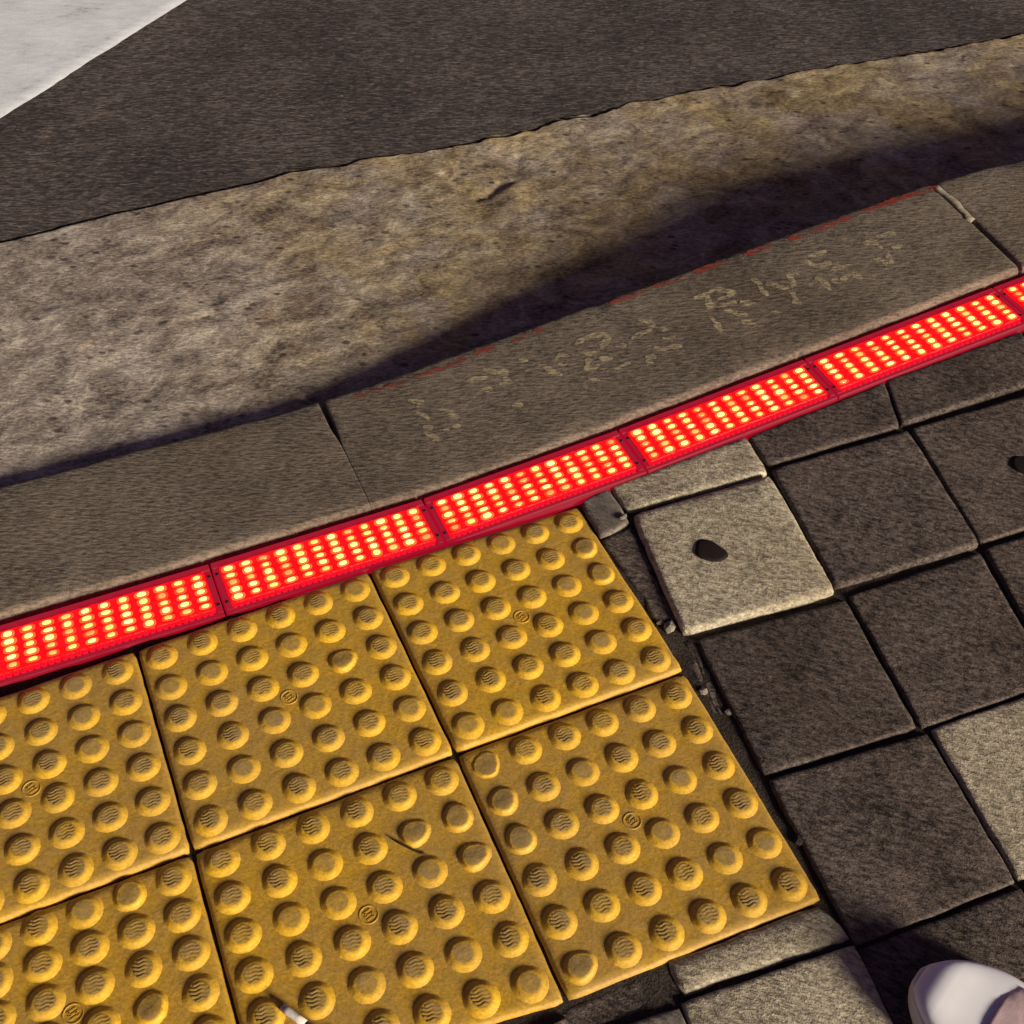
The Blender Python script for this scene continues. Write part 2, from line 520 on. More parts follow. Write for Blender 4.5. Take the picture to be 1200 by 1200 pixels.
def kerb_stone(x0, x1, label=None, open0=None, open1=None):
    prof = [(YB - 0.001, -0.10), (YB - 0.001, -0.012), (YB + 0.0006, -0.0042), (YB + 0.0035, -0.0008), (YB + 0.007, 0.0)]
    for k in range(1, 9):
        prof.append((YB + 0.007 + (YF - 0.014 - YB - 0.007) * k / 9, 0.0))
    prof += [(YF - 0.014, 0.0), (YF - 0.007, -0.0012), (YF - 0.002, -0.005), (YF, -0.012), (YF + 0.006, -0.175)]
    n = max(10, int((x1 - x0) / 0.012))
    xs = [x0, x0 + 0.0015, x0 + 0.005] + [x0 + 0.01 + (x1 - x0 - 0.02) * i / n for i in range(n + 1)] + [x1 - 0.005, x1 - 0.0015, x1]
    verts, faces = [], []
    m = len(prof)
    for i, x in enumerate(xs):
        e = min(i, len(xs) - 1 - i)
        drop = (0.0042, 0.0015, 0.0003)[e] if e < 3 else 0.0
        for j, (y, z) in enumerate(prof):
            hh = h(x, min(max(y, YB), YF))
            if y > YF: hh = h(x, YF)
            xa, ya = np.array([x]), np.array([y])
            wob = float(vnoise(xa * 60, ya * 60, 51)[0]) * 0.0022 + float(vnoise(xa * 13, ya * 13, 52)[0]) * 0.003
            chip = 0.0
            if j in (3, 4, m - 4, m - 3):
                chip = max(0.0, float(vnoise(xa * 26, ya * 3 + j * .1, 53)[0]) - 0.26) * 0.03
            # a joint that is open towards the road and tight towards the pavement
            xr, dr = x, drop
            for op, cond, sg in ((open0, i < 3, 1), (open1, i > len(xs) - 4, -1)):
                if op is not None and cond:
                    g_ = 1 / (1 + math.exp(-(y - op) / 0.006))
                    xr = x + sg * (0.0036 * g_ + 0.0001) * (1 - e / 3)
                    dr = drop * (0.06 + 1.1 * g_)
            z0 = hh + 0.005 + z if j not in (0, m - 1) else -0.095
            verts.append((xr, y + (wob if 0 < j < m - 1 else 0), z0 + (wob * 0.25 - dr - chip if 0 < j < m - 1 else 0)))
    for i in range(len(xs) - 1):
        for j in range(m - 1):
            a = i * m + j
            faces.append((a, a + m, a + m + 1, a + 1))
    faces.append(tuple(range(m)))
    faces.append(tuple((len(xs) - 1) * m + j for j in range(m)))
    o = fix_normals(mesh_obj('kerb_stone', verts, faces, M['kerb'], kerb, True))
    if label: o['label'] = label
    return o


JA = onh(385, 492).x; JB = onh(1146, 268).x
kerb_stone(JA - 2.01, JA - 1.008)
OPEN = onh(396, 512).y
kerb_stone(JA - 1.004, JA - 0.0001, 'level kerb stone at the dropped crossing', None, OPEN)
ks_mid = kerb_stone(JA + 0.0001, JB - 0.003, 'ramped kerb stone with worn lettering and a red edge line', OPEN, None)
kerb_stone(JB + 0.003, JB + 1.0, 'full height kerb stone at the right')
kerb_stone(JB + 1.005, JB + 2.0)
kerb_stone(JA - 3.02, JA - 2.014)


def joint_fill(x, y0, y1, dz, wid=0.011):
    verts, faces = [], []
    n = 14
    for i in range(n + 1):
        y = y0 + (y1 - y0) * i / n
        j = float(vnoise(np.array([y * 90]), np.array([2.2]), 61)[0]) * 0.005
        z = h(x, y) + 0.005 + dz + j * 0.25
        wv = wid * (0.8 + 0.8 * abs(j) / 0.0025 * 0.5)
        verts += [(x - wv + j, y, z - 0.0005), (x + j, y, z), (x + wv + j, y, z - 0.0005), (x, y, z - 0.05)]
    for i in range(n):
        a = i * 4
        for k in range(4):
            b = (k + 1) % 4
            faces.append((a + k, a + 4 + k, a + 4 + b, a + b))
    faces += [(0, 1, 2, 3), tuple(n * 4 + k for k in range(4))]
    return fix_normals(mesh_obj('joint_mortar', verts, faces, M['mortar'] if dz > 0 else M['kerb'], kerb, True))


joint_fill(JB, onh(1140, 260).y, YF - 0.014, 0.0008, 0.007)


def ribbon(strokes, width, dz, jit=0.3):
    """thin paint strokes lying on the kerb top"""
    verts, faces = [], []
    for st in strokes:
        P = [onh(x, y, 0.005) for x, y in st]
        pts = []
        for a, b in zip(P[:-1], P[1:]):
            m = max(2, int((b - a).length / 0.005))
            pts += [a.lerp(b, i / m) for i in range(m)]
        pts.append(P[-1])
        base = len(verts)
        for i, p in enumerate(pts):
            t = (pts[min(i + 1, len(pts) - 1)] - pts[max(i - 1, 0)])
            nrm = Vector((-t.y, t.x, 0))
            if nrm.length < 1e-6: nrm = Vector((0, 1, 0))
            nrm.normalize()
            wd = width * (1 + random.uniform(-jit, jit)) * (0.6 if i in (0, len(pts) - 1) else 1)
            for s in (-1, 1):
                q = p + nrm * wd * s
                verts.append((q.x, q.y, h(q.x, q.y) + 0.005 + dz))
        for i in range(len(pts) - 1):
            a = base + i * 2
            faces.append((a, a + 1, a + 3, a + 2))
    return verts, faces


STROKES = [
    [(478, 470), (494, 471), (489, 478)], [(488, 484), (497, 487), (505, 494)], [(496, 501), (505, 500), (501, 507), (511, 515), (515, 517)],
    [(512, 480), (522, 480), (530, 486), (537, 491)], [(530, 499), (540, 500)], [(518, 505), (526, 504)],
    [(547, 448), (557, 444), (571, 443)], [(567, 433), (582, 437), (592, 434), (592, 445), (599, 449), (585, 451)],
    [(564, 456), (577, 457)], [(600, 475), (613, 475)], [(608, 423), (619, 422)],
    [(631, 427), (640, 430), (646, 436), (659, 440)], [(651, 422), (656, 416), (667, 418)], [(654, 427), (665, 427)],
    [(674, 405), (684, 397), (695, 394), (708, 392), (714, 398), (706, 404), (705, 410), (692, 415), (677, 412)],
    [(721, 406), (734, 405)], [(702, 420), (718, 421)], [(684, 432), (696, 432), (702, 428)], [(690, 444), (703, 446)],
    [(711, 435), (722, 433), (732, 428), (741, 424)], [(690, 420), (688, 430)],
    [(748, 375), (760, 378), (768, 385), (752, 391), (740, 397)], [(772, 386), (783, 387)], [(776, 397), (791, 396)],
    [(766, 408), (776, 411), (784, 407), (799, 406)], [(756, 418), (769, 419)], [(757, 423), (766, 425)],
    [(813, 350), (824, 346), (838, 339), (850, 341), (859, 343), (852, 349), (840, 351)], [(826, 356), (838, 358), (848, 358), (863, 354)],
    [(828, 345), (832, 362)], [(867, 354), (882, 356), (869, 359)], [(849, 363), (862, 367), (876, 370)], [(832, 371), (838, 378), (846, 389)],
    [(868, 377), (886, 379)], [(880, 327), (890, 332), (892, 339), (900, 347)], [(897, 332), (912, 336), (926, 341), (930, 331), (924, 323), (936, 322)],
    [(928, 354), (939, 356)], [(903, 366), (913, 367)],
    [(946, 300), (960, 297), (968, 295)], [(942, 306), (952, 311), (962, 312), (974, 308)], [(973, 317), (986, 313), (998, 311)],
    [(988, 323), (1000, 322), (1011, 327)], [(974, 329), (985, 330), (992, 325)], [(956, 324), (964, 330), (973, 341)], [(948, 334), (963, 335)],
    [(921, 336), (928, 342), (934, 356)],
    [(1011, 285), (1026, 285), (1034, 292)], [(1027, 278), (1038, 275), (1053, 274)], [(1045, 291), (1057, 288)], [(1040, 298), (1045, 308)],
    [(1024, 303), (1036, 307), (1047, 309)]]
v, f = ribbon(STROKES, 0.0045, 0.0009, 0.45)
lt = mesh_obj('painted_lettering', v, f, M['chalk'], ks_mid)
tag(lt, 'worn pale hand painted letters on the kerb top')
REDS = [[(412, 468), (440, 459), (475, 447)], [(484, 444), (520, 431), (548, 420)], [(556, 416), (580, 407)], [(600, 401), (640, 384)],
        [(715, 356), (745, 345), (775, 334), (803, 325)], [(812, 320), (850, 307)], [(872, 299), (905, 288)], [(925, 281), (975, 263), (1000, 254)],
        [(1010, 249), (1050, 235), (1098, 219)], [(1030, 241), (1098, 221)]]
v, f = ribbon(REDS, 0.0050, 0.0010, 0.5)
rl = mesh_obj('red_edge_line', v, f, M['redline'], ks_mid)
tag(rl, 'worn red paint line along the kerb edge')

# ------------------------------------------------------------------ pavement bed
gx = np.concatenate([np.linspace(-40, -1.6, 14), np.linspace(-1.5, 2.6, 200), np.linspace(2.7, 40, 14)])
gy = np.concatenate([np.linspace(-40, -1.4, 10), np.linspace(-1.3, YB + 0.012, 90)])
X, Y = np.meshgrid(gx, gy)
Z = np.vectorize(h)(X, np.minimum(Y, 0.33)) - 0.0065 + 0.004 * vnoise(X * 60, Y * 60, 71) + 0.003 * vnoise(X * 17, Y * 17, 72)
Z[-6:, :] -= 0.03
pavement = grid_mesh('pavement', X, Y, Z, M['soil'])
tag(pavement, 'pavement of square concrete pavers with soil in the joints', kind='structure')


def slab(name, corners, mat, parent, dz=0.0, thick=0.045, bev=0.0035, rough=0.0007, tilt=(0, 0), pitch=0.012, grow=0.0):
    """a paver: four corners on the ground; worn arris, slightly uneven edges"""
    C = [Vector(c) for c in corners]
    ctr = sum(C, Vector()) / len(C)
    sgn = 1 if sum((b.x - a.x) * (b.y + a.y) for a, b in zip(C, C[1:] + C[:1])) < 0 else -1
    k4 = len(C)
    cnt = [max(3, int((C[(i + 1) % k4] - C[i]).length / pitch)) for i in range(k4)]

    def inset(dist):
        out = []
        for i in range(k4):
            d0 = (C[i] - C[i - 1]); d1 = (C[(i + 1) % k4] - C[i])
            n0 = Vector((-d0.y, d0.x, 0)).normalized() * sgn; n1 = Vector((-d1.y, d1.x, 0)).normalized() * sgn
            out.append(C[i] + (n0 + n1) * (dist / max(0.3, 1 + n0.dot(n1))))
        return out

    verts, faces = [], []
    n = sum(cnt)
    levels = [(0.0, -thick), (0.0, -bev * 1.25), (0.28, -bev * 0.45), (1.0, -bev * 0.06), (2.6, 0.0)]
    nz = lambda s: [float(v) for v in s]
    kk = np.arange(n) * 1.0
    sd = random.randint(0, 9999)
    jit = rough * 3.0 * (vnoise(kk * 0.9, kk * 0 + .5, sd) + 0.8 * vnoise(kk * 0.31, kk * 0 + .5, sd + 1))
    jz = -rough * 5.0 * np.maximum(0, vnoise(kk * 0.6, kk * 0 + .5, sd + 2) - 0.15)
    corner = set(int(v) for v in np.cumsum([0] + cnt[:-1]))
    for li, (ins, z) in enumerate(levels):
        Q = inset(ins * bev - grow)
        i = 0
        for e in range(k4):
            a, b = Q[e], Q[(e + 1) % k4]
            t = b - a
            nr = Vector((-t.y, t.x, 0)).normalized() * sgn
            for m in range(cnt[e]):
                q = a.lerp(b, m / cnt[e]) + nr * float(jit[i] if li < 4 else 0)
                if i in corner and li < 3:
                    q = q + (ctr - q).normalized() * bev * 0.5
                zz = q.z + dz + z + (float(jz[i]) if li in (1, 2, 3) else 0) + tilt[0] * (q.x - ctr.x) + tilt[1] * (q.y - ctr.y)
                verts.append(Vector((q.x, q.y, zz)))
                i += 1
    for li in range(len(levels) - 1):
        for i in range(n):
            a, b = li * n + i, li * n + (i + 1) % n
            faces.append((a, b, b + n, a + n))
    top0 = (len(levels) - 1) * n
    cz = sum((verts[top0 + i] for i in range(n)), Vector()) / n
    for s_ in (0.72, 0.4):
        b0 = len(verts)
        for i in range(n):
            q = cz.lerp(verts[top0 + i], s_)
            verts.append(q + Vector((0, 0, float(vnoise(np.array([q.x * 30]), np.array([q.y * 30]), 77)[0]) * 0.0008)))
        for i in range(n):
            a, b = b0 - n + i, b0 - n + (i + 1) % n
            faces.append((a, b, b0 + (i + 1) % n, b0 + i))
    verts.append(cz)
    faces += [(b0 + i, b0 + (i + 1) % n, len(verts) - 1) for i in range(n)]
    me_o = mesh_obj(name, [v - ctr for v in verts], faces, mat, parent, True)
    me_o.location = ctr
    return fix_normals(me_o)


def pav(px, mat, dz=0.0, tilt=None, label=None, bev=0.0026, rough=0.0007, name='paving_slab'):
    o = slab(name, [onh(x, y, dz) - Vector((0, 0, dz)) for x, y in px], M[mat], pavement, dz, bev=bev, rough=rough, grow=0.0022,
             tilt=tilt or (random.uniform(-.008, .008), random.uniform(-.008, .008)))
    if label: o['label'] = label
    return o


# ------------------------------------------------------------------ pavers read from the photograph (pixel corners)
pav([(744, 602), (902, 556), (978, 690), (803, 737)], 'pale_paver', 0.006, (0.0, 0.0), 'pale grey paver with a round dark gum spot', bev=0.005)
pav([(717, 570), (874, 512), (898, 551), (736, 595)], 'pale_paver', 0.004, (0, 0), 'pale cut strip of paver along the light bar', bev=0.0035)
pav([(682, 586), (714, 573), (736, 611), (704, 626)], 'grey_paver', 0.002, (0, 0), 'small broken grey paver piece', rough=0.0022)
pav([(708, 633), (739, 618), (790, 726), (770, 724)], 'dark_paver', -0.004, (0, 0), 'broken dark paver strip beside the tactile tiles', rough=0.003)
pav([(802, 752), (812, 750), (846, 838), (836, 836)], 'dark_paver', -0.006, (0, 0), rough=0.003)
pav([(879, 512), (1036, 448), (1053, 497), (902, 541)], 'dark_paver', 0.003)
pav([(1040, 446), (1196, 388), (1222, 440), (1058, 494)], 'dark_paver', 0.004)
pav([(908, 549), (1064, 504), (1145, 636), (981, 684)], 'dark_paver', 0.003, (0, -0.012))
pav([(1070, 502), (1230, 455), (1312, 580), (1151, 633)], 'dark_paver', 0.001)
pav([(818, 750), (990, 704), (1072, 850), (898, 905)], 'dark_paver', -0.001, (0, 0.0))
pav([(997, 698), (1148, 648), (1232, 797), (1082, 850)], 'dark_paver', 0.0, (0, -0.006))
pav([(1157, 643), (1318, 592), (1400, 735), (1240, 793)], 'dark_paver', 0.0)
pav([(904, 914), (1086, 860), (1188, 1032), (1004, 1104)], 'dark_paver', 0.0)
pav([(1094, 855), (1250, 800), (1350, 962), (1196, 1028)], 'pale_paver', 0.0, None, 'pale paver cut by the right edge')
pav([(1008, 1114), (1196, 1042), (1300, 1230), (1110, 1315)], 'dark_paver', -0.001)
pav([(1204, 1037), (1364, 972), (1470, 1150), (1310, 1222)], 'dark_paver', -0.001)
pav([(782, 1126), (962, 1060), (998, 1098), (801, 1164)], 'pale_paver', -0.001, (0, 0), 'cut pale strip under the tactile edge', rough=0.0015, bev=0.006)
pav([(652, 1188), (776, 1134), (796, 1164), (640, 1225)], 'dark_paver', -0.006, (0, 0), 'dark cut strip under the tactile edge', rough=0.002)
pav([(801, 1175), (1000, 1109), (1090, 1290), (880, 1370)], 'pale_paver', 0.0, None, 'pale paver at the bottom edge beside the clog')
pav([(610, 1245), (796, 1182), (874, 1372), (680, 1450)], 'grey_paver', 0.0)
# pavers that carry the same bond on outside the picture
def ext(c, mt=None):
    mt = mt or ('pale_paver' if random.random() < 0.3 else 'dark_paver')
    slab('paving_slab', [(x, y, h(x, y)) for x, y in c], M[mt], pavement, random.uniform(-.001, .002), pitch=0.05)


def run(tl, bl, step, count):
    for k in range(count):
        a, b = tl + step * k, bl + step * k
        a2, b2 = a + step * 0.965, b + step * 0.965
        ext([(p.x, p.y) for p in (a, a2, b2, b)])


STEP = Vector((0.207, -0.002, 0))
o1 = onh(1222, 440); o2 = onh(1196, 388)
for (tr, br) in (((1196, 388), (1222, 440)), ((1230, 455), (1312, 580)), ((1318, 592), (1400, 735)), ((1250, 800), (1350, 962)), ((1364, 972), (1470, 1150))):
    a, b = onh(*tr), onh(*br)
    run(a + Vector((0.006, 0, 0)), b + Vector((0.006, 0, 0)), STEP, 7)
base_y = onh(1100, 1290).y - 0.012
for j in range(5):
    for i in range(-8, 9):
        x0 = onh(885, 1370).x + 0.207 * i - 0.03 * j * 0.3
        y1 = base_y - 0.207 * j
        if j == 0: y1 -= 0.0
        ext([(x0, y1), (x0 + 0.2, y1), (x0 + 0.2, y1 - 0.2), (x0, y1 - 0.2)])
bl = onh(680, 1450); tl_ = onh(610, 1245)
for k in range(1, 7):
    d = Vector((-0.19 * k, 0.0, 0))
    a, b = onh(796, 1182) + d, onh(874, 1372) + d
    c, e = tl_ + d, bl + d
    ext([(c.x, c.y), (a.x - .004, a.y), (b.x - .004, b.y), (e.x, e.y)])
    p, q = at(652, 1188) + d * 1.0, at(640, 1225) + d * 1.0
    ext([(p.x, -0.312), (p.x + 0.2, -0.312), (q.x + 0.2, tl_.y + 0.006), (q.x, tl_.y + 0.006)])

# ------------------------------------------------------------------ tactile paving
tact = empty('tactile_paving', (0, 0, 0))
tag(tact, 'yellow tactile warning tiles with raised domes in front of the light bar', 'tactile paving')


def dome_mesh(name, rb, rt, hh, ridges, wear, seed):
    r = random.Random(seed)
    bm = bmesh.new()
    seg = 28
    prof = [(rb + 0.0015, -0.0006), (rb, 0.0004), (rb - 0.0022, hh * 0.30), ((rb + rt) / 2, hh * 0.70), (rt + 0.0012, hh * 0.93), (rt - 0.0004, hh), (rt * 0.55, hh * 1.03), (0.0, hh * 1.04)]
    rings = []
    offs = [r.uniform(-1, 1) for _ in range(seg)]
    for k, (rad, z) in enumerate(prof[:-1]):
        ring = []
        for i in range(seg):
            a = 2 * math.pi * i / seg
            w = wear * (0.0008 * offs[i] + 0.002 * math.sin(2 * a + seed) + 0.0012 * math.sin(3 * a + seed * 2))
            zz = z
            if z > hh * 0.3: zz = max(0.0003, z - wear * hh * (0.45 + 0.5 * math.sin(a + seed)) * (z / hh))
            ring.append(bm.verts.new(((rad + w) * math.cos(a), (rad + w) * math.sin(a), zz)))
        rings.append(ring)
    c = bm.verts.new((0, 0, prof[-1][1] * (1 - 0.4 * wear)))
    for k in range(len(rings) - 1):
        for i in range(seg):
            f_ = bm.faces.new((rings[k][i], rings[k][(i + 1) % seg], rings[k + 1][(i + 1) % seg], rings[k + 1][i]))
            f_.material_index = 1 if k >= 5 else 0
    for i in range(seg):
        bm.faces.new((rings[-1][i], rings[-1][(i + 1) % seg], c)).material_index = 1
    # wavy grip ridges on the flat top
    if ridges:
        for q in range(-2, 3):
            y = q * rt * 0.36
            half = math.sqrt(max(0.0, (rt * 0.86) ** 2 - y * y))
            m = 9
            prev = None
            for i in range(m + 1):
                x = -half + 2 * half * i / m
                yy = y + rt * 0.07 * math.sin(x / rt * 6.5 + 0.8)
                z0 = hh * 1.0
                tri = [bm.verts.new((x, yy - rt * 0.12, z0)), bm.verts.new((x, yy, z0 + 0.00042 * r.uniform(0.6, 1.05))), bm.verts.new((x, yy + rt * 0.12, z0))]
                if prev:
                    for a in (0, 1):
                        bm.faces.new((prev[a], tri[a], tri[a + 1], prev[a + 1])).material_index = 1
                prev = tri
    bmesh.ops.recalc_face_normals(bm, faces=bm.faces)
    me = bpy.data.meshes.new(name)
    bm.to_mesh(me); bm.free()
    me.materials.append(M['tactile_side']); me.materials.append(M['tactile_top'])
    me.polygons.foreach_set('use_smooth', [True] * len(me.polygons))
    return me


DOMES = [dome_mesh('dome', 0.0182, 0.0108, 0.0042 - 0.0003 * (k % 3), k != 2, 0.06 + 0.04 * k, k + 1) for k in range(5)]
WORN = [dome_mesh('worn_dome', 0.0172, 0.0120, 0.0044, False, 0.30 + 0.10 * k, k + 11) for k in range(3)]
LOW = [dome_mesh('broken_dome', 0.0165, 0.0135, 0.0018, False, 0.6, 31)]


def mark_mesh():
    """the maker's small round mark: a raised ring with bars inside"""
    bm = bmesh.new()
    seg = 24
    R1, R0, hh = 0.0105, 0.0088, 0.0006
    rr = [[bm.verts.new((rad * math.cos(2 * math.pi * i / seg), rad * math.sin(2 * math.pi * i / seg), z)) for i in range(seg)]
          for rad, z in ((R1, -0.0003), (R1 - 0.0004, hh), (R0 + 0.0004, hh), (R0, -0.0003))]
    for a in range(3):
        for i in range(seg):
            bm.faces.new((rr[a][i], rr[a][(i + 1) % seg], rr[a + 1][(i + 1) % seg], rr[a + 1][i]))
    for cx, cy, lx, ly in ((0, 0.004, 0.0048, 0.0009), (0, 0, 0.0052, 0.0009), (0, -0.004, 0.0048, 0.0009), (-0.003, 0.002, 0.0009, 0.0022), (0.003, -0.002, 0.0009, 0.0022)):
        bmesh.ops.create_cube(bm, size=1, matrix=Matrix.Translation((cx, cy, 0.0)) @ Matrix.Diagonal((lx * 2, ly * 2, 0.0011, 1)))
    bmesh.ops.recalc_face_normals(bm, faces=bm.faces)
    me = bpy.data.meshes.new('maker_mark'); bm.to_mesh(me); bm.free()
    me.materials.append(M['tactile'])
    return me


MARK = mark_mesh()
TP = {(-1, 1): (160, 765), (0, 1): (433, 671), (1, 1): (679, 596), (-1, 0): (225, 998), (0, 0): (534, 883), (1, 0): (803, 786),
      (-1, -1): None, (0, -1): (665, 1174), (1, -1): (967, 1054)}
TW = {}
for i in range(-4, 2):
    for j in (-1, 0, 1):
        p = TP.get((i, j))
        TW[(i, j)] = at(*p) if p else None
for j in (0, 1):
    TW[(-2, j)] = TW[(-1, j)] + (TW[(-1, j)] - TW[(0, j)]).normalized() * 0.302
TW[(-2, 0)] = at(-95, 1117)
TW[(-1, -1)] = at(300, 1282)
TW[(-2, -1)] = TW[(-1, -1)] + (TW[(-1, -1)] - TW[(0, -1)]).normalized() * 0.302
for i in (-3, -4):
    for j in (-1, 0, 1):
        TW[(i, j)] = TW[(i + 1, j)] + (TW[(i + 1, j)] - TW[(i + 2, j)]).normalized() * 0.302
for i in range(-4, 2):
    TW[(i, 1)] = TW[(i, 1)] + Vector((0, 0.004, 0))

TD = {(0, 1): 0.004, (0, 0): 0.0, (-1, 1): 0.003, (-1, 0): 0.0, (-2, 1): 0.004, (-2, 0): 0.0}
for (i, j), lab in {(-2, 1): None, (-1, 1): None, (0, 1): None, (-2, 0): None, (-1, 0): None, (0, 0): 'tactile tile with a row of broken domes',
                    (-3, 1): None, (-3, 0): None, (-4, 1): None, (-4, 0): None}.items():
    bl, br, tr, tl = TW[(i, j - 1)], TW[(i + 1, j - 1)], TW[(i + 1, j)], TW[(i, j)]
    c4 = [bl, br, tr, tl]
    ctr = sum(c4, Vector()) / 4
    ins = [c + (ctr - c) * 0.011 for c in c4]
    dz = TD.get((i, j), 0.001)
    tile = slab('tactile_tile', ins, M['tactile'], tact, dz, thick=0.05, bev=0.0042, rough=0.0004, pitch=0.01)
    if lab: tile['label'] = lab
    base = tile.location
    ang0 = math.atan2((br - bl).y, (br - bl).x)
    for a in range(6):
        for b in range(6):
            s, t = (a + 0.5) / 6, (b + 0.5) / 6
            s = 0.5 + (s - 0.5) * 0.985; t = 0.5 + (t - 0.5) * 0.985
            p = bl.lerp(br, s).lerp(tl.lerp(tr, s), t)
            me = random.choice(DOMES)
            if random.random() < 0.02: me = random.choice(WORN)
            if (i, j) == (0, 0):
                if a == 0 and b == 5: me = LOW[0]
                elif a == 0 and b in (4, 3): me = WORN[b - 3]
                elif a == 0 and b == 0: me = WORN[2]
            if (i, j) == (-1, 0) and (a, b) in ((5, 4), (5, 3), (4, 4)): me = WORN[(a + b) % 3]
            d = bpy.data.objects.new('dome', me)
            link(d, tile)
            d.location = Vector((p.x - base.x, p.y - base.y, dz + 0.0001))
            d.rotation_euler = (0, 0, ang0 + random.uniform(-0.12, 0.12))
    mk = bpy.data.objects.new('maker_mark', MARK)
    link(mk, tile)
    p = bl.lerp(br, 0.5).lerp(tl.lerp(tr, 0.5), 0.5)
    mk.location = Vector((p.x - base.x, p.y - base.y, dz))
    mk.rotation_euler = (0, 0, ang0 + 0.4)

# ------------------------------------------------------------------ light bars set in the pavement along the kerb
JOINT_PX = [(255, 690), (509, 611), (741, 528), (962, 443), (1186, 357)]
YL = 0.3625
JX = [onh(x, y).x for x, y in JOINT_PX]
print('joint x', [round(v, 3) for v in JX], 'y', [round(onh(x, y).y, 3) for x, y in JOINT_PX])
JY = [onh(x, y).y for x, y in JOINT_PX]
JX = [JX[0] - 0.9, JX[0] - 0.6, JX[0] - 0.3] + JX + [JX[-1] + 0.3, JX[-1] + 0.6]
JY = [JY[0] - 0.0, JY[0] - 0.0, JY[0]] + JY + [JY[-1], JY[-1]]


def box(bm, x0, x1, y0, y1, z0, z1, bev=0.0):
    r = bmesh.ops.create_cube(bm, size=1, matrix=Matrix.Translation(((x0 + x1) / 2, (y0 + y1) / 2, (z0 + z1) / 2)) @ Matrix.Diagonal((x1 - x0, y1 - y0, z1 - z0, 1)))
    if bev:
        es = list({e for v in r['verts'] for e in v.link_edges})
        bmesh.ops.bevel(bm, geom=es, offset=bev, segments=2, affect='EDGES', profile=0.6)


def bm_obj(name, bm, mat, parent, smooth=False):
    bmesh.ops.recalc_face_normals(bm, faces=bm.faces)
    me = bpy.data.meshes.new(name); bm.to_mesh(me); bm.free()
    me.materials.append(mat)
    if smooth: me.polygons.foreach_set('use_smooth', [True] * len(me.polygons))
    o = bpy.data.objects.new(name, me)
    return link(o, parent)


bm = bmesh.new()
seg_l = 14
LEV = [(1.0, 0.0, 1), (0.86, 0.0007, 1), (0.60, 0.0009, 1), (0.56, 0.0012, 0), (0.34, 0.0019, 0)]     # added glowing halo ring, then the raised diode
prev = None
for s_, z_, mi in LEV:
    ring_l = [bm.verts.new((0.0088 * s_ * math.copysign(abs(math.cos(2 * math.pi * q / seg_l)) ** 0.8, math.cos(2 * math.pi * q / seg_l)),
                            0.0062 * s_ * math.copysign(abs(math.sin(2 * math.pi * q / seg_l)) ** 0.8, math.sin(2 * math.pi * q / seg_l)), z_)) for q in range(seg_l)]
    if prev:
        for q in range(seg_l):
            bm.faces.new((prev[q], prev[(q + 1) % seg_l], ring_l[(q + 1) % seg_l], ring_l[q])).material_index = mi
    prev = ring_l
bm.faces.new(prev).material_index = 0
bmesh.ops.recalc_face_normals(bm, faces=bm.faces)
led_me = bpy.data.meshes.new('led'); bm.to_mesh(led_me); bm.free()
led_me.materials.append(M['led']); led_me.materials.append(M['led_halo'])

